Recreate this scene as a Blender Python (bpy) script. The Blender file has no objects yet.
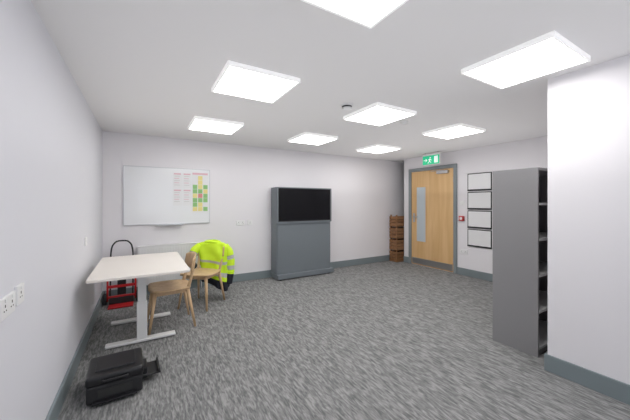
import bpy, bmesh, math, random
from mathutils import Vector, Matrix, noise
random.seed(3)
S=bpy.context.scene
S.view_settings.view_transform='Standard'
PI=math.pi

# ---------------- materials ----------------
def mat(name,col,rough=0.5,metal=0.0,emis=None,es=0.0,bump=0.0,bscale=200,spec=None):
    m=bpy.data.materials.new(name); m.use_nodes=True
    nt=m.node_tree; b=nt.nodes['Principled BSDF']
    b.inputs['Base Color'].default_value=(*col,1); b.inputs['Roughness'].default_value=rough
    b.inputs['Metallic'].default_value=metal
    if spec is not None: b.inputs['Specular IOR Level'].default_value=spec
    if emis:
        b.inputs['Emission Color'].default_value=(*emis,1); b.inputs['Emission Strength'].default_value=es
    if bump>0:
        tc=nt.nodes.new('ShaderNodeTexCoord')
        n2=nt.nodes.new('ShaderNodeTexNoise'); n2.inputs['Scale'].default_value=bscale
        nt.links.new(tc.outputs['Object'],n2.inputs['Vector'])
        bp=nt.nodes.new('ShaderNodeBump'); bp.inputs['Strength'].default_value=bump; bp.inputs['Distance'].default_value=0.003
        nt.links.new(n2.outputs['Fac'],bp.inputs['Height']); nt.links.new(bp.outputs['Normal'],b.inputs['Normal'])
    return m

def wood(name,c1,c2,axis='Z',scale=1.0,rough=0.45):
    m=bpy.data.materials.new(name); m.use_nodes=True
    nt=m.node_tree; b=nt.nodes['Principled BSDF']; b.inputs['Roughness'].default_value=rough
    tc=nt.nodes.new('ShaderNodeTexCoord'); mp=nt.nodes.new('ShaderNodeMapping')
    s={'X':(1.5,22,22),'Y':(22,1.5,22),'Z':(22,22,1.5)}[axis]
    mp.inputs['Scale'].default_value=[v*scale for v in s]
    n=nt.nodes.new('ShaderNodeTexNoise'); n.inputs['Scale'].default_value=1.0; n.inputs['Detail'].default_value=5; n.inputs['Distortion'].default_value=0.6
    r=nt.nodes.new('ShaderNodeValToRGB'); r.color_ramp.elements[0].color=(*c1,1); r.color_ramp.elements[1].color=(*c2,1)
    r.color_ramp.elements[0].position=0.3; r.color_ramp.elements[1].position=0.7
    L=nt.links.new
    L(tc.outputs['Object'],mp.inputs['Vector']); L(mp.outputs['Vector'],n.inputs['Vector']); L(n.outputs['Fac'],r.inputs['Fac']); L(r.outputs['Color'],b.inputs['Base Color'])
    return m

def carpet_mat():
    m=bpy.data.materials.new('carpet'); m.use_nodes=True
    nt=m.node_tree; b=nt.nodes['Principled BSDF']; b.inputs['Roughness'].default_value=0.95; b.inputs['Specular IOR Level'].default_value=0.1
    L=nt.links.new
    tc=nt.nodes.new('ShaderNodeTexCoord')
    def ns(scale,dist,det,rotz=0):
        mp=nt.nodes.new('ShaderNodeMapping'); mp.inputs['Scale'].default_value=scale; mp.inputs['Rotation'].default_value=(0,0,rotz)
        n=nt.nodes.new('ShaderNodeTexNoise'); n.inputs['Scale'].default_value=1; n.inputs['Detail'].default_value=det; n.inputs['Distortion'].default_value=dist
        L(tc.outputs['Object'],mp.inputs['Vector']); L(mp.outputs['Vector'],n.inputs['Vector']); return n
    a=ns((50,9,1),0.9,2)
    c=ns((105,20,1),0.6,2)
    fz=ns((350,350,1),0,1)
    r=nt.nodes.new('ShaderNodeValToRGB')
    e=r.color_ramp.elements
    e[0].position=0.38; e[0].color=(0.140,0.142,0.143,1)
    e[1].position=0.62; e[1].color=(0.335,0.333,0.328,1)
    x=e.new(0.50); x.color=(0.225,0.226,0.225,1)
    mx=nt.nodes.new('ShaderNodeMixRGB'); mx.inputs['Fac'].default_value=0.38
    L(a.outputs['Fac'],mx.inputs['Color1']); L(c.outputs['Fac'],mx.inputs['Color2'])
    L(mx.outputs['Color'],r.inputs['Fac'])
    m2=nt.nodes.new('ShaderNodeMixRGB'); m2.blend_type='OVERLAY'; m2.inputs['Fac'].default_value=0.25
    L(r.outputs['Color'],m2.inputs['Color1']); L(fz.outputs['Fac'],m2.inputs['Color2'])
    L(m2.outputs['Color'],b.inputs['Base Color'])
    bp=nt.nodes.new('ShaderNodeBump'); bp.inputs['Strength'].default_value=0.3; bp.inputs['Distance'].default_value=0.004
    L(fz.outputs['Fac'],bp.inputs['Height']); L(bp.outputs['Normal'],b.inputs['Normal'])
    return m

M={}
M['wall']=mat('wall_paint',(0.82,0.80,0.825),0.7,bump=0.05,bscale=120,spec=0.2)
M['wallL']=mat('wall_left_daylight',(0.74,0.74,0.785),0.55,bump=0.05,bscale=120,spec=0.3)  # bluish daylight cast put into the left wall's colour
M['ceil']=mat('ceiling_paint',(0.85,0.84,0.845),0.9,bump=0.03,bscale=150,spec=0.1)
M['carpet']=carpet_mat()
M['skirt']=mat('skirting_grey',(0.21,0.25,0.265),0.4)
M['frame']=mat('door_frame_grey',(0.24,0.27,0.28),0.4)
M['oak']=wood('oak_veneer',(0.64,0.39,0.17),(0.75,0.50,0.25),'Z',0.6)
M['birch']=wood('chair_birch',(0.54,0.36,0.20),(0.68,0.48,0.29),'Z',1.0)
M['crate']=wood('crate_wood',(0.20,0.095,0.04),(0.34,0.17,0.075),'X',1.0)
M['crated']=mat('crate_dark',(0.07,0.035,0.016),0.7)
M['white']=mat('white_plastic',(0.84,0.84,0.84),0.35)
M['lampframe']=mat('lamp_frame_glow',(0.9,0.9,0.9),0.35,emis=(1,0.99,0.98),es=0.3)  # slight glow added so the frame sides read white
M['desk']=mat('desk_laminate',(0.84,0.79,0.73),0.4)
M['deskleg']=mat('desk_leg_white',(0.82,0.82,0.81),0.35)
M['wb']=mat('whiteboard_enamel',(0.85,0.86,0.88),0.12)
M['alu']=mat('aluminium',(0.62,0.63,0.65),0.3,0.8)
M['steel']=mat('brushed_steel',(0.55,0.55,0.56),0.3,1.0)
M['tvgrey']=mat('stand_grey',(0.172,0.195,0.215),0.45)
M['screen']=mat('screen_black',(0.006,0.006,0.008),0.18,spec=0.25)
M['black']=mat('black_plastic',(0.012,0.012,0.014),0.35)
M['blackm']=mat('black_matt',(0.02,0.02,0.022),0.6)
M['cab']=mat('cabinet_grey',(0.255,0.250,0.258),0.4)
M['cabi']=mat('cabinet_inner',(0.62,0.62,0.62),0.5)
M['panel']=mat('led_diffuser',(1,1,1),0.5,emis=(1.0,0.985,0.965),es=10.3)
M['hivis']=mat('hivis_yellow',(0.62,0.88,0.03),0.7,emis=(0.6,1.0,0.0),es=0.05,bump=0.3,bscale=60)
M['reflect']=mat('reflective_tape',(0.50,0.52,0.52),0.35)
M['navy']=mat('navy_fabric',(0.012,0.014,0.025),0.8)
M['red']=mat('red_paint',(0.55,0.02,0.025),0.35)
M['pink']=mat('print_pink',(0.75,0.48,0.54),0.6)
M['green']=mat('print_green',(0.30,0.56,0.22),0.6)
M['yellow']=mat('print_yellow',(0.82,0.72,0.30),0.6)
M['redp']=mat('print_red',(0.72,0.30,0.28),0.6)
M['paper']=mat('paper',(0.80,0.80,0.81),0.7)
M['exit']=mat('exit_green',(0.02,0.5,0.25),0.4,emis=(0.02,0.62,0.30),es=0.4)
M['exitw']=mat('exit_white',(0.9,0.9,0.9),0.4,emis=(0.8,1,0.9),es=0.4)
M['glassd']=mat('vision_glass',(0.50,0.56,0.60),0.08)
M['dark']=mat('slot_dark',(0.03,0.03,0.03),0.6)

# ---------------- mesh builder ----------------
class B:
    def __init__(s,name): s.name=name; s.bm=bmesh.new(); s.mats=[]
    def mi(s,k):
        if k not in s.mats: s.mats.append(k)
        return s.mats.index(k)
    def add(s,t,k,smooth=False,T=None):
        i=s.mi(k)
        for f in t.faces: f.material_index=i; f.smooth=smooth
        if T is not None: t.transform(T)
        me=bpy.data.meshes.new('t'); t.to_mesh(me); t.free(); s.bm.from_mesh(me); bpy.data.meshes.remove(me)
    def box(s,x0,x1,y0,y1,z0,z1,k,bev=0.0,seg=2,T=None,smooth=False):
        t=bmesh.new(); bmesh.ops.create_cube(t,size=1)
        for v in t.verts:
            v.co=Vector(((x0+x1)/2+v.co.x*(x1-x0),(y0+y1)/2+v.co.y*(y1-y0),(z0+z1)/2+v.co.z*(z1-z0)))
        if bev>0: bmesh.ops.bevel(t,geom=t.edges[:],offset=bev,segments=seg,profile=0.5,affect='EDGES')
        s.add(t,k,smooth,T)
    def slab(s,x0,x1,y0,y1,z0,z1,r,k,bev=0.004,T=None):
        t=bmesh.new(); n=6; vs=[]
        for cx,cy,a0 in((x1-r,y1-r,0),(x0+r,y1-r,PI/2),(x0+r,y0+r,PI),(x1-r,y0+r,1.5*PI)):
            for i in range(n+1):
                a=a0+i/n*PI/2; vs.append(t.verts.new((cx+r*math.cos(a),cy+r*math.sin(a),z0)))
        f=t.faces.new(vs); e=bmesh.ops.extrude_face_region(t,geom=[f])
        for v in e['geom']:
            if isinstance(v,bmesh.types.BMVert): v.co.z=z1
        bmesh.ops.recalc_face_normals(t,faces=t.faces[:])
        if bev>0:
            ed=[e for e in t.edges if abs(e.verts[0].co.z-e.verts[1].co.z)<1e-6]
            bmesh.ops.bevel(t,geom=ed,offset=bev,segments=2,profile=0.5,affect='EDGES')
        s.add(t,k,False,T)
    def cyl(s,p0,p1,r0,k,r1=None,seg=20,T=None):
        r1=r0 if r1 is None else r1
        p0=Vector(p0);p1=Vector(p1);d=p1-p0
        t=bmesh.new(); bmesh.ops.create_cone(t,cap_ends=True,segments=seg,radius1=r0,radius2=r1,depth=d.length)
        q=d.to_track_quat('Z','Y').to_matrix().to_4x4()
        t.transform(Matrix.Translation((p0+p1)/2)@q)
        s.add(t,k,seg>8,T)
    def tube(s,pts,r,k,seg=10,sub=6,T=None,radii=None):
        P=[Vector(p) for p in pts]; Q=[];R=[]
        n=len(P)
        for i in range(n-1):
            a=P[max(i-1,0)];b=P[i];c=P[i+1];d=P[min(i+2,n-1)]
            for j in range(sub):
                u=j/sub
                Q.append(0.5*((2*b)+(c-a)*u+(2*a-5*b+4*c-d)*u*u+(-a+3*b-3*c+d)*u**3))
                if radii: R.append(radii[i]*(1-u)+radii[i+1]*u)
        Q.append(P[-1]); 
        if radii: R.append(radii[-1])
        else: R=[r]*len(Q)
        t=bmesh.new(); rings=[]; up=Vector((0.13,0.21,0.97)).normalized()
        for i,q in enumerate(Q):
            d=(Q[min(i+1,len(Q)-1)]-Q[max(i-1,0)]).normalized()
            u=d.cross(up); 
            if u.length<1e-3: u=d.cross(Vector((1,0,0)))
            u.normalize(); w=d.cross(u).normalized()
            rings.append([t.verts.new(q+R[i]*(math.cos(2*PI*j/seg)*u+math.sin(2*PI*j/seg)*w)) for j in range(seg)])
            up=(u.cross(d)).normalized()
        for i in range(len(rings)-1):
            for j in range(seg):
                t.faces.new((rings[i][j],rings[i][(j+1)%seg],rings[i+1][(j+1)%seg],rings[i+1][j]))
        t.faces.new(rings[0][::-1]); t.faces.new(rings[-1])
        bmesh.ops.recalc_face_normals(t,faces=t.faces[:])
        s.add(t,k,True,T)
    def done(s,loc=(0,0,0),rotz=0):
        me=bpy.data.meshes.new(s.name); s.bm.to_mesh(me); s.bm.free()
        for k in s.mats: me.materials.append(M[k])
        o=bpy.data.objects.new(s.name,me); S.collection.objects.link(o)
        o.location=loc; o.rotation_euler=(0,0,rotz)
        return o

def simple(name,x0,x1,y0,y1,z0,z1,k,bev=0):
    b=B(name); b.box(x0,x1,y0,y1,z0,z1,k,bev); return b.done()

H=2.40; XL=-0.48; YB=5.05; XD=5.28; XP=2.87; YP=1.06; YE=4.75; YR=-2.2; XA=6.3
# ---------------- room shell ----------------
simple('floor',XL-0.1,XA+0.1,YR-0.1,YB+0.1,-0.1,0,'carpet')
simple('ceiling',XL-0.1,XA+0.1,YR-0.1,YB+0.1,H,H+0.1,'ceil')
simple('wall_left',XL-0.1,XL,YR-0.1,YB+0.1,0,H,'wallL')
simple('wall_back',XL,XA+0.1,YB,YB+0.1,0,H,'wall')
simple('wall_right',XP,XD+0.1,YR-0.1,YP,0,H,'wall')
simple('wall_door',XD,XD+0.1,YP,YE,0,H,'wall')
simple('wall_alcove',XA,XA+0.1,YE-1.0,YB,0,H,'wall')
simple('wall_alcove_return',XD+0.1,XA,YE-1.1,YE-1.0,0,H,'wall')
b=B('wall_rear')
b.box(XL,XP,YR-0.1,YR,0,0.9,'wall'); b.box(XL,XP,YR-0.1,YR,2.2,H,'wall')
b.box(XL,-0.2,YR-0.1,YR,0.9,2.2,'wall'); b.box(2.6,XP,YR-0.1,YR,0.9,2.2,'wall'); b.done()
b=B('fill_window_1')  # unseen window behind the camera, added to let in daylight fill
for x in(-0.2,0.72,1.64,2.55): b.box(x,x+0.05,YR-0.08,YR-0.02,0.9,2.2,'white')
b.box(-0.15,2.55,YR-0.08,YR-0.02,0.9,0.95,'white'); b.box(-0.15,2.55,YR-0.08,YR-0.02,2.15,2.2,'white'); b.done()

def skirt(name,x0,x1,y0,y1): 
    b=B(name); b.box(x0,x1,y0,y1,0,0.135,'skirt',0.004); b.done()
t=0.018
skirt('baseboard_left',XL,XL+t,YR,YB)
skirt('baseboard_back',XL+t,XA,YB-t,YB)
skirt('baseboard_right',XP-t,XP,YR,YP+t)
skirt('baseboard_right_end',XP,XD,YP,YP+t)
skirt('baseboard_door_near',XD-t,XD,YP+t,3.41)
skirt('baseboard_door_far',XD-t,XD,4.60,YE)

# ---------------- door ----------------
b=B('door_1')
y0,y1=3.48,4.52
fx=XD-0.03
b.box(fx,XD,y0-0.07,y0,0,2.15,'frame',0.004); b.box(fx,XD,y1,y1+0.07,0,2.15,'frame',0.004); b.box(fx,XD,y0,y1,2.08,2.15,'frame',0.004)
lx=XD-0.012
b.box(lx,XD,y0+0.004,y1-0.004,0.012,2.076,'oak',0.002)
b.box(lx-0.003,lx,y1-0.40,y1-0.14,0.52,1.74,'oak',0.001)
b.box(lx-0.006,lx-0.003,y1-0.385,y1-0.155,0.535,1.725,'glassd')
for yy in (y1-0.40,y1-0.155): b.box(lx-0.010,lx-0.003,yy,yy+0.015,0.52,1.74,'oak')
for zz in (0.52,1.725): b.box(lx-0.010,lx-0.003,y1-0.385,y1-0.155,zz,zz+0.015,'oak')
b.box(lx-0.003,lx,y0+0.02,y1-0.02,0.03,0.16,'steel')
b.box(lx-0.004,lx,y1-0.10,y1-0.05,0.95,1.15,'steel',0.001)
b.cyl((lx,y1-0.075,1.07),(lx-0.05,y1-0.075,1.07),0.01,'steel')
b.cyl((lx-0.045,y1-0.075,1.07),(lx-0.045,y1-0.20,1.07),0.009,'steel')
b.box(lx-0.05,lx,y0+0.10,y0+0.36,1.98,2.04,'steel',0.005)
b.box(lx-0.045,lx-0.03,y0+0.20,y0+0.50,2.045,2.055,'steel')
for zz in(0.25,1.05,1.85): b.cyl((lx-0.006,y0+0.002,zz-0.05),(lx-0.006,y0+0.002,zz+0.05),0.007,'steel')
b.done((-0.002,0,0))

# ---------------- ceiling panels ----------------
for X,Y in((0.82,0.95),(2.38,1.03),(0.82,2.38),(2.33,2.47),(3.77,2.50),(0.82,3.91),(2.30,3.92),(3.78,4.02)):
    b=B('ceiling_light_panel'); h=0.292; w=0.016; z0=H-0.035
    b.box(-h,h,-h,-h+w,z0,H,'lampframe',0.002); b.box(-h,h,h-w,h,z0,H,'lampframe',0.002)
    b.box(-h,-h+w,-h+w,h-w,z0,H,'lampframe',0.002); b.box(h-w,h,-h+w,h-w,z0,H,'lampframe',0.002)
    b.box(-h+w,h-w,-h+w,h-w,z0+0.003,z0+0.01,'panel')
    b.done((X,Y,0))

# smoke detector
b=B('smoke_detector')
b.cyl((0,0,H-0.015),(0,0,H),0.06,'white',seg=32); b.cyl((0,0,H-0.032),(0,0,H-0.015),0.048,'dark',0.052,seg=32)
b.cyl((0,0,H-0.055),(0,0,H-0.032),0.034,'white',0.056,seg=32); b.done((1.83,2.41,0))
b=B('ceiling_sensor'); b.cyl((0,0,H-0.012),(0,0,H),0.045,'white',seg=32); b.cyl((0,0,H-0.03),(0,0,H-0.012),0.02,'white',0.03,seg=24); b.done((2.85,2.55,0))

# exit sign
b=B('exit_sign')
sx=4.97; a,c=3.58,3.98; zz0,zz1=2.15,2.34
b.box(sx,sx+0.035,a,c,zz0,zz1,'white',0.004)
b.box(sx-0.003,sx,a+0.008,c-0.008,zz0+0.008,zz1-0.008,'exit')
b.box(sx,sx+0.04,a-0.005,c+0.005,zz1,zz1+0.03,'white',0.004)
for yy in(a+0.05,c-0.05): b.cyl((sx+0.018,yy,zz1+0.03),(sx+0.018,yy,H),0.006,'steel')
xx0,xx1=sx-0.006,sx-0.003
b.box(xx0,xx1,3.62,3.70,zz0+0.03,zz1-0.03,'exitw')
b.cyl((xx0,3.79,2.29),(xx1,3.79,2.29),0.014,'exitw')
def bar(p,q,w):
    p=Vector((0,*p));q=Vector((0,*q)); d=q-p; ang=math.atan2(d.z,d.y)
    T=Matrix.Translation(((xx0+xx1)/2,(p.y+q.y)/2,(p.z+q.z)/2))@Matrix.Rotation(ang,4,'X')
    b.box(-0.0015,0.0015,-d.length/2,d.length/2,-w/2,w/2,'exitw',T=T)
bar((3.80,2.27),(3.81,2.22),0.025); bar((3.81,2.22),(3.77,2.19),0.013); bar((3.81,2.22),(3.85,2.18),0.013); bar((3.80,2.26),(3.76,2.235),0.010); bar((3.80,2.26),(3.84,2.25),0.010)
bar((3.95,2.245),(3.87,2.245),0.012); bar((3.90,2.275),(3.87,2.245),0.012); bar((3.90,2.215),(3.87,2.245),0.012)
b.done()

for i in range(4):
    b=B('document_holder'); zt=1.93-0.345*i; zb=zt-0.325
    ya,yb=2.76,3.20
    b.box(XD-0.012,XD,ya,yb,zb,zt,'blackm',0.003)
    b.box(XD-0.014,XD-0.012,ya+0.016,yb-0.016,zb+0.028,zt-0.016,'paper')
    b.box(XD-0.017,XD-0.012,ya,yb,zb,zb+0.022,'blackm')
    b.done((-0.002,0,0))
b=B('fire_call_point'); b.box(XD-0.05,XD,3.265,3.355,1.04,1.13,'red',0.004); b.box(XD-0.052,XD-0.05,3.285,3.335,1.06,1.11,'white'); b.done()
def plate(name,loc,normal,w=0.146,sw=True):
    b=B(name)
    b.box(-w/2,w/2,-0.012,0,-0.043,0.043,'white',0.003)
    n=2 if w>0.1 else 1
    for i in range(n):
        cx=(-0.036 if i==0 else 0.036) if n==2 else 0
        if sw: b.box(cx-0.008,cx+0.008,-0.016,-0.012,-0.014,0.014,'white',0.002)
        else:
            b.box(cx-0.004,cx+0.004,-0.0125,-0.0118,0.002,0.013,'dark')
            for d in(-0.011,0.011): b.box(cx+d-0.004,cx+d+0.004,-0.0125,-0.0118,-0.014,-0.009,'dark')
            b.box(cx-0.006,cx+0.006,-0.0155,-0.012,0.022,0.036,'white',0.001)
    b.done(loc,{'-Y':0,'+X':PI/2,'-X':-PI/2}[normal])
plate('light_switch',(XD,3.31,1.38),'-X',0.086)
plate('wall_socket',(XD,3.28,0.45),'-X',0.146,False)
plate('wall_socket',(1.49,YB,1.03),'-Y',0.146,False)
plate('wall_socket',(1.66,YB,1.03),'-Y',0.086,False)
plate('wall_socket',(XL,1.66,0.96),'+X',0.146,False)
plate('wall_socket',(XL,1.80,0.97),'+X',0.086,False)
plate('light_switch',(XL,3.6,1.0),'+X',0.086)

# ---------------- whiteboard ----------------
b=B('whiteboard')
x0,x1,z0,z1=-0.225,0.96,1.06,1.92
b.box(x0,x1,YB-0.014,YB,z0,z1,'wb')
f=0.010
for q in((x0-f,x1+f,z1,z1+f),(x0-f,x1+f,z0-f,z0),(x0-f,x0,z0,z1),(x1,x1+f,z0,z1)): b.box(q[0],q[1],YB-0.02,YB,q[2],q[3],'alu',0.002)
b.box(x0+0.4,x1-0.4,YB-0.07,YB-0.012,z0-0.02,z0-0.012,'alu')
b.done((0,-0.002,0))
b=B('schedule_chart')
yb=YB-0.0165
def sheet(x0,x1,z0,z1): b.box(x0,x1,yb-0.002,yb,z0,z1,'paper')
def cell(x0,x1,z0,z1,k): b.box(x0,x1,yb-0.0035,yb-0.002,z0,z1,k)
sheet(0.42,0.55,1.62,1.86); sheet(0.56,0.68,1.62,1.86); sheet(0.42,0.55,1.34,1.60); sheet(0.56,0.68,1.34,1.60)
for x in(0.43,0.57):
    for z in(1.85,1.59):
        cell(x,x+0.10,z-0.02,z,'pink')
        for r in range(5): cell(x+0.005,x+0.085-0.01*(r%2),z-0.05-0.035*r,z-0.042-0.035*r,'pink' if r%2 else 'cabi')
sheet(0.69,0.945,1.22,1.88)
cell(0.70,0.935,1.84,1.87,'pink')
for x,ks in((0.705,('paper','paper','green','green','yellow','green','green','yellow')),(0.785,('yellow','yellow','yellow','green','redp','green','yellow','yellow')),(0.865,('paper','paper','green','yellow','green','green','paper','green'))):
    for r,k in enumerate(ks): cell(x,x+0.068,1.82-0.072*r-0.068,1.82-0.072*r,k)
b.done()

# ---------------- TV stand ----------------
b=B('television_stand')
x0,x1,y0,y1=2.055,3.21,4.75,5.02
zt=1.665; zs=1.04
b.box(x0,x1,y0+0.02,y1,0.10,zt,'tvgrey',0.004)
b.box(x0+0.02,x1-0.02,y0+0.005,y0+0.02,0.10,zs-0.03,'tvgrey',0.002)
b.box(x0-0.005,x1+0.03,y0-0.06,y1,0.02,0.10,'tvgrey',0.006)
for xx in(x0+0.05,x1-0.08): 
    for yy in(y0-0.02,y1-0.06): b.box(xx,xx+0.04,yy,yy+0.04,0,0.02,'blackm')
b.box(x0,x0+0.02,y0-0.02,y0+0.02,zs-0.02,zt,'tvgrey',0.002)
b.box(x1-0.02,x1,y0-0.02,y0+0.02,zs-0.02,zt,'tvgrey',0.002)
b.box(x0+0.02,x1-0.02,y0-0.02,y0+0.02,zt-0.015,zt,'tvgrey',0.002)
b.box(x0+0.02,x1-0.02,y0-0.02,y0+0.02,zs-0.03,zs,'tvgrey',0.002)
b.box(x0+0.022,x1-0.022,y0-0.012,y0+0.018,zs+0.002,zt-0.017,'black',0.003)
b.box(x0+0.035,x1-0.035,y0-0.014,y0-0.012,zs+0.022,zt-0.030,'screen')
b.done()

# ---------------- radiator ----------------
b=B('radiator')
x0,x1=-0.05,0.86; z0,z1=0.17,0.73
b.box(x0,x1,YB-0.085,YB-0.075,z0,z1,'white',0.002)
b.box(x0,x1,YB-0.04,YB-0.03,z0,z1,'white',0.002)
n=24
for i in range(n):
    xx=x0+0.02+(x1-x0-0.04)*i/(n-1); b.box(xx-0.008,xx+0.008,YB-0.09,YB-0.085,z0+0.03,z1-0.03,'white',0.002)
b.box(x0-0.004,x1+0.004,YB-0.092,YB-0.025,z1,z1+0.012,'white',0.002)
b.box(x0-0.008,x0,YB-0.09,YB-0.025,z0,z1,'white'); b.box(x1,x1+0.008,YB-0.09,YB-0.025,z0,z1,'white')
for xx in(x0+0.12,x1-0.12): b.box(xx,xx+0.03,YB-0.03,YB,z0+0.1,z1-0.1,'white')
for xx in(x0+0.03,x1-0.03): b.cyl((xx,YB-0.055,0),(xx,YB-0.055,z0+0.01),0.008,'white')
b.done((0,-0.003,0))

# ---------------- desk ----------------
b=B('standing_desk')
x0,x1,y0,y1=-0.40,0.40,3.0,4.20
b.slab(x0,x1,y0,y1,0.715,0.74,0.03,'desk',0.004)
for yy in(3.36,3.97):
    b.box(-0.30,0.30,yy-0.04,yy+0.04,0.008,0.035,'deskleg',0.008)
    for xx in(-0.27,0.27): b.cyl((xx,yy,0),(xx,yy,0.01),0.02,'blackm')
    b.box(-0.045,0.045,yy-0.03,yy+0.03,0.03,0.40,'deskleg',0.006)
    b.box(-0.036,0.036,yy-0.024,yy+0.024,0.40,0.69,'deskleg',0.004)
    b.box(-0.28,0.28,yy-0.025,yy+0.025,0.69,0.715,'deskleg',0.003)
b.box(-0.05,0.05,3.36,3.97,0.66,0.70,'deskleg',0.004)
b.box(0.24,0.36,3.12,3.18,0.70,0.714,'blackm',0.002)
b.done()

# ---------------- chairs ----------------
def chair(loc,rz):
    b=B('dining_chair')
    t=bmesh.new(); N=14; g={}
    for sgn,zo in((1,0.0),(-1,-0.022)):
        for i in range(N+1):
            for j in range(N+1):
                u=-1+2*i/N; v=-1+2*j/N
                x=u*math.sqrt(1-0.28*v*v)*0.225; y=v*math.sqrt(1-0.28*u*u)*0.215
                x*=1-0.07*v
                z=0.452-0.016*(1-u*u)*(1-v*v)+zo
                g[(sgn,i,j)]=t.verts.new((x,y,z))
    for i in range(N):
        for j in range(N):
            t.faces.new([g[(1,i,j)],g[(1,i+1,j)],g[(1,i+1,j+1)],g[(1,i,j+1)]])
            t.faces.new([g[(-1,i,j)],g[(-1,i,j+1)],g[(-1,i+1,j+1)],g[(-1,i+1,j)]])
    rim=[(i,0) for i in range(N)]+[(N,j) for j in range(N)]+[(i,N) for i in range(N,0,-1)]+[(0,j) for j in range(N,0,-1)]
    for k in range(len(rim)):
        a_=rim[k]; c_=rim[(k+1)%len(rim)]
        t.faces.new([g[(1,*a_)],g[(-1,*a_)],g[(-1,*c_)],g[(1,*c_)]])
    bmesh.ops.recalc_face_normals(t,faces=t.faces[:])
    b.add(t,'birch',True)
    b.box(-0.15,0.15,-0.165,-0.145,0.385,0.428,'birch',0.003); b.box(-0.15,0.15,0.145,0.165,0.385,0.428,'birch',0.003)
    b.box(-0.165,-0.145,-0.15,0.15,0.385,0.428,'birch',0.003); b.box(0.145,0.165,-0.15,0.15,0.385,0.428,'birch',0.003)
    for sx in(-1,1):
        b.cyl((sx*0.155,-0.155,0.43),(sx*0.205,-0.215,0.0),0.021,'birch',0.012)
        b.cyl((sx*0.158,0.16,0.43),(sx*0.205,0.235,0.0),0.021,'birch',0.012)
        b.tube([(sx*0.158,0.155,0.40),(sx*0.172,0.185,0.50),(sx*0.182,0.215,0.64),(sx*0.186,0.235,0.76)],0.015,'birch',radii=[0.019,0.017,0.014,0.012])
    t=bmesh.new(); g={}; NX=16; NZ=6
    for side in(0,1):
        for i in range(NX+1):
            for j in range(NZ+1):
                u=-1+2*i/NX; v=j/NZ
                z0=0.60+0.03*u*u; z1=0.79-0.035*u**4
                z=z0+(z1-z0)*v
                y=0.262-0.055*u*u+ (z-0.7)*0.16 - (0.012 if side else 0)
                g[(side,i,j)]=t.verts.new((u*0.215,y,z))
    for i in range(NX):
        for j in range(NZ):
            t.faces.new([g[(0,i,j)],g[(0,i+1,j)],g[(0,i+1,j+1)],g[(0,i,j+1)]]); t.faces.new([g[(1,i,j)],g[(1,i,j+1)],g[(1,i+1,j+1)],g[(1,i+1,j)]])
    rim=[(i,0) for i in range(NX)]+[(NX,j) for j in range(NZ)]+[(i,NZ) for i in range(NX,0,-1)]+[(0,j) for j in range(NZ,0,-1)]
    for k in range(len(rim)):
        a_=rim[k]; c_=rim[(k+1)%len(rim)]
        t.faces.new([g[(0,*a_)],g[(1,*a_)],g[(1,*c_)],g[(0,*c_)]])
    bmesh.ops.recalc_face_normals(t,faces=t.faces[:])
    b.add(t,'birch',True)
    return b.done(loc,rz)
chair((0.27,3.66,0),math.radians(-88))
C2=(0.70,4.16,0); R2=math.radians(-42)
chair(C2,R2)

# ---------------- hi-vis jacket over second chair ----------------
b=B('hi_vis_jacket')
t=bmesh.new()
prof=[ # z, halfwidth, halfdepth, yoff
 (0.822,0.10,0.03,0.255),(0.815,0.16,0.045,0.255),(0.80,0.205,0.055,0.252),(0.75,0.226,0.066,0.25),(0.68,0.226,0.075,0.25),
 (0.60,0.215,0.084,0.254),(0.52,0.21,0.09,0.262),(0.44,0.208,0.096,0.272),(0.36,0.21,0.102,0.28),(0.28,0.212,0.108,0.287),(0.20,0.205,0.11,0.292),(0.12,0.19,0.112,0.297)]
P2=[]
for i in range(len(prof)-1):
    for j in range(4):
        u=j/4; P2.append([prof[i][k]*(1-u)+prof[i+1][k]*u for k in range(4)])
P2.append(list(prof[-1]))
NS=72; rings=[]
for (z,hw,hd,yo) in P2:
    ring=[]
    for j in range(NS):
        a=2*PI*j/NS; ca,sa=math.cos(a),math.sin(a)
        x=hw*math.copysign(abs(ca)**0.75,ca); y=hd*math.copysign(abs(sa)**0.75,sa)
        k_=max(0,min(1,(0.82-z)/0.5))
        w=(0.003+0.020*k_)*math.sin(a*6+z*5+2.5*math.sin(z*8)) + (0.01+0.03*k_)*noise.noise(Vector((x*8,y*8+a,z*7)))
        n=Vector((ca*0.5,sa,0))
        fall=max(0,(0.70-z)/0.58)
        lift=fall*0.17*(0.5-0.5*x/0.21)
        ring.append(t.verts.new((x+n.x*w+0.03*fall,yo+y+n.y*w,z+lift+0.012*math.sin(a*3)*(0.8-z))))
    rings.append(ring)
hidx={}
for i in range(len(rings)-1):
    for j in range(NS):
        f=t.faces.new((rings[i][j],rings[i][(j+1)%NS],rings[i+1][(j+1)%NS],rings[i+1][j])); hidx[f]=P2[i][0]
f=t.faces.new(rings[0]); hidx[f]=0.9
bmesh.ops.recalc_face_normals(t,faces=t.faces[:])
for k in('hivis','reflect','navy'): b.mi(k)
def mk(z):
    if z<0.265: return 2
    if 0.335<z<0.385 or 0.50<z<0.55: return 1
    return 0
for f in t.faces: f.material_index=mk(hidx[f]); f.smooth=True
me=bpy.data.meshes.new('t'); t.to_mesh(me); t.free(); b.bm.from_mesh(me)
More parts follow.
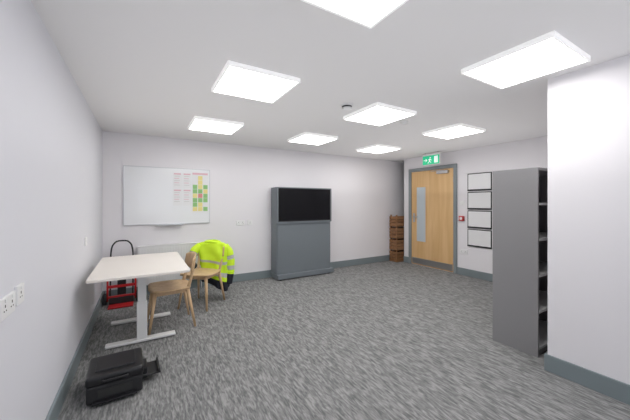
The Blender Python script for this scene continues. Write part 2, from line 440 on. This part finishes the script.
def sleeve(pts,rad):
    P=[Vector(p) for p in pts]
    def at(u):
        k=min(int(u*(len(P)-1)),len(P)-2); w=u*(len(P)-1)-k
        return P[k].lerp(P[k+1],w), rad[k]*(1-w)+rad[k+1]*w
    segs=[(0,0.36,'hivis'),(0.36,0.46,'reflect'),(0.46,0.62,'hivis'),(0.62,0.72,'reflect'),(0.72,0.80,'hivis'),(0.80,1.0,'navy')]
    for a_,c_,k in segs:
        n=4; q=[at(a_+(c_-a_)*i/n) for i in range(n+1)]
        b.tube([p for p,_ in q],0,k,seg=14,sub=3,radii=[r*(1+0.10*math.sin(i*3.1+a_*20)) for i,(_,r) in enumerate(q)])
sleeve([(0.175,0.29,0.765),(0.225,0.315,0.68),(0.25,0.325,0.55),(0.255,0.315,0.40),(0.235,0.30,0.22)],[0.05,0.062,0.060,0.056,0.048])
sleeve([(-0.175,0.23,0.765),(-0.225,0.18,0.71),(-0.235,0.12,0.62),(-0.21,0.07,0.545),(-0.13,0.02,0.51)],[0.048,0.058,0.054,0.048,0.042])
b.tube([(-0.09,0.225,0.815),(0,0.205,0.825),(0.09,0.225,0.815),(0.10,0.28,0.82),(0,0.305,0.83),(-0.10,0.28,0.82),(-0.09,0.225,0.815)],0.018,'hivis')
b.done(C2,R2)

# ---------------- folding hand truck in the corner ----------------
b=B('folding_hand_truck')
yy=4.84
b.tube([(-0.37,yy-0.06,0.06),(-0.37,yy-0.02,0.40),(-0.365,yy+0.03,0.72),(-0.32,yy+0.045,0.83),(-0.24,yy+0.05,0.85),(-0.16,yy+0.045,0.83),(-0.115,yy+0.03,0.72),(-0.11,yy-0.02,0.40),(-0.11,yy-0.06,0.06)],0.010,'blackm',sub=8)
for sx in(-0.40,-0.08): b.cyl((sx,yy-0.07,0.05),(sx,yy-0.03,0.42),0.012,'red')
for z in(0.10,0.24,0.40): b.box(-0.405,-0.075,yy-0.085+z*0.1,yy-0.06+z*0.1,z-0.018,z+0.018,'red',0.004)
b.box(-0.29,-0.19,yy-0.05,yy-0.03,0.12,0.52,'black',0.006)
b.box(-0.35,-0.13,yy-0.0,yy+0.02,0.60,0.64,'blackm',0.004)
b.box(-0.38,-0.10,yy-0.28,yy-0.09,0.005,0.016,'red',0.003)
b.box(-0.38,-0.10,yy-0.10,yy-0.085,0.005,0.10,'blackm',0.003)
for sx in(-0.445,-0.07): 
    b.cyl((sx,yy-0.03,0.075),(sx+0.035,yy-0.03,0.075),0.075,'blackm',seg=28); b.cyl((sx-0.002,yy-0.03,0.075),(sx+0.037,yy-0.03,0.075),0.04,'red',seg=24)
b.cyl((-0.43,yy-0.03,0.075),(-0.05,yy-0.03,0.075),0.008,'steel')
b.done()

# ---------------- black printer on floor ----------------
b=B('portable_printer')
b.box(-0.165,0.165,-0.165,0.165,0.012,0.13,'blackm',0.012)
b.box(-0.17,0.17,-0.17,0.17,0.125,0.195,'black',0.02,3)
b.box(-0.12,0.12,-0.10,0.12,0.193,0.203,'black',0.004)
b.box(-0.10,0.10,-0.172,-0.164,0.05,0.10,'dark'); b.box(-0.13,0.13,-0.20,-0.16,0.02,0.032,'black',0.003)
b.tube([(-0.07,-0.165,0.16),(-0.06,-0.19,0.165),(0.06,-0.19,0.165),(0.07,-0.165,0.16)],0.007,'black')
for sx in(-0.13,0.13):
    for sy in(-0.13,0.13): b.cyl((sx,sy,0),(sx,sy,0.014),0.015,'blackm')
b.box(0.165,0.29,-0.06,0.14,0.05,0.062,'blackm',0.004)
b.box(0.27,0.285,-0.06,0.14,0.05,0.085,'blackm',0.004)
b.box(0.165,0.20,-0.04,0.12,0.03,0.11,'black',0.006)
b.tube([(-0.10,0.165,0.06),(-0.13,0.25,0.03),(-0.19,0.33,0.012),(-0.15,0.42,0.008),(-0.05,0.38,0.008),(-0.10,0.30,0.012),(-0.20,0.24,0.008)],0.006,'black')
b.done((-0.165,2.62,0),math.radians(2))

# ---------------- wooden crates in alcove ----------------
b=B('wooden_crate_stack')
x0,x1,y0,y1=5.08,5.75,4.79,5.02
for i in range(4):
    zb=0.275*i+0.0
    b.box(x0,x1,y0,y1,zb+0.0,zb+0.02,'crate',0.002)
    for zz in(0.026,0.100,0.174):
        b.box(x0,x1,y0,y0+0.015,zb+zz,zb+zz+0.062,'crate',0.002); b.box(x0,x1,y1-0.015,y1,zb+zz,zb+zz+0.062,'crate',0.002)
        b.box(x0,x0+0.015,y0+0.015,y1-0.015,zb+zz,zb+zz+0.062,'crate',0.002); b.box(x1-0.015,x1,y0+0.015,y1-0.015,zb+zz,zb+zz+0.062,'crate',0.002)
    for xx in(x0+0.015,x1-0.04):
        for y_ in(y0+0.015,y1-0.04): b.box(xx,xx+0.025,y_,y_+0.025,zb+0.02,zb+0.275,'crate')
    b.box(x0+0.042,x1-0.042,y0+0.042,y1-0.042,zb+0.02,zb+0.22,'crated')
b.done()

# ---------------- tall grey bookcase ----------------
b=B('bookcase')
x0,x1,y0,y1=3.03,3.83,1.19,1.58; zt=1.70; w=0.02
b.box(x0,x0+w,y0,y1,0,zt,'cab',0.002); b.box(x1-w,x1,y0,y1,0,zt,'cab',0.002)
b.box(x0+w,x1-w,y1-0.012,y1,0.0,zt,'cabi'); b.box(x0+w,x1-w,y0,y1-0.012,zt-0.025,zt,'cab',0.002)
b.box(x0+w,x1-w,y0+0.02,y1-0.012,0,0.06,'cab')
for i in range(5):
    z=0.06+i*0.325; b.box(x0+w,x1-w,y0+0.002,y1-0.012,z,z+0.022,'cabi',0.002)
b.done()

# ---------------- light ----------------
w=bpy.data.worlds.new('World'); S.world=w; w.use_nodes=True
bg=w.node_tree.nodes['Background']; bg.inputs['Color'].default_value=(0.84,0.90,1.0,1); bg.inputs['Strength'].default_value=2.6
def area(name,loc,rot,sx,sy,p,col=(1,1,1)):
    l=bpy.data.lights.new(name,'AREA'); l.shape='RECTANGLE'; l.size=sx; l.size_y=sy; l.energy=p; l.color=col
    o=bpy.data.objects.new(name,l); S.collection.objects.link(o); o.location=loc; o.rotation_euler=rot
area('ceiling_fill_main',(1.2,1.6,1.55),(PI,0,0),2.8,5.5,16,(1,0.99,0.99))  # unseen upward fill light, added to brighten the ceiling
area('ceiling_fill_far',(4.0,3.2,1.55),(PI,0,0),2.2,3.2,9,(1,0.99,0.99))  # second added fill, for the far part of the ceiling

# ---------------- camera ----------------
cam=bpy.data.cameras.new('Camera'); co=bpy.data.objects.new('Camera',cam); S.collection.objects.link(co)
cam.sensor_width=36; cam.lens=289/630*36; cam.shift_y=-7/630; cam.clip_start=0.05
co.location=(0,0,1.38); co.rotation_euler=(PI/2,0,math.radians(-30.9))
S.camera=co
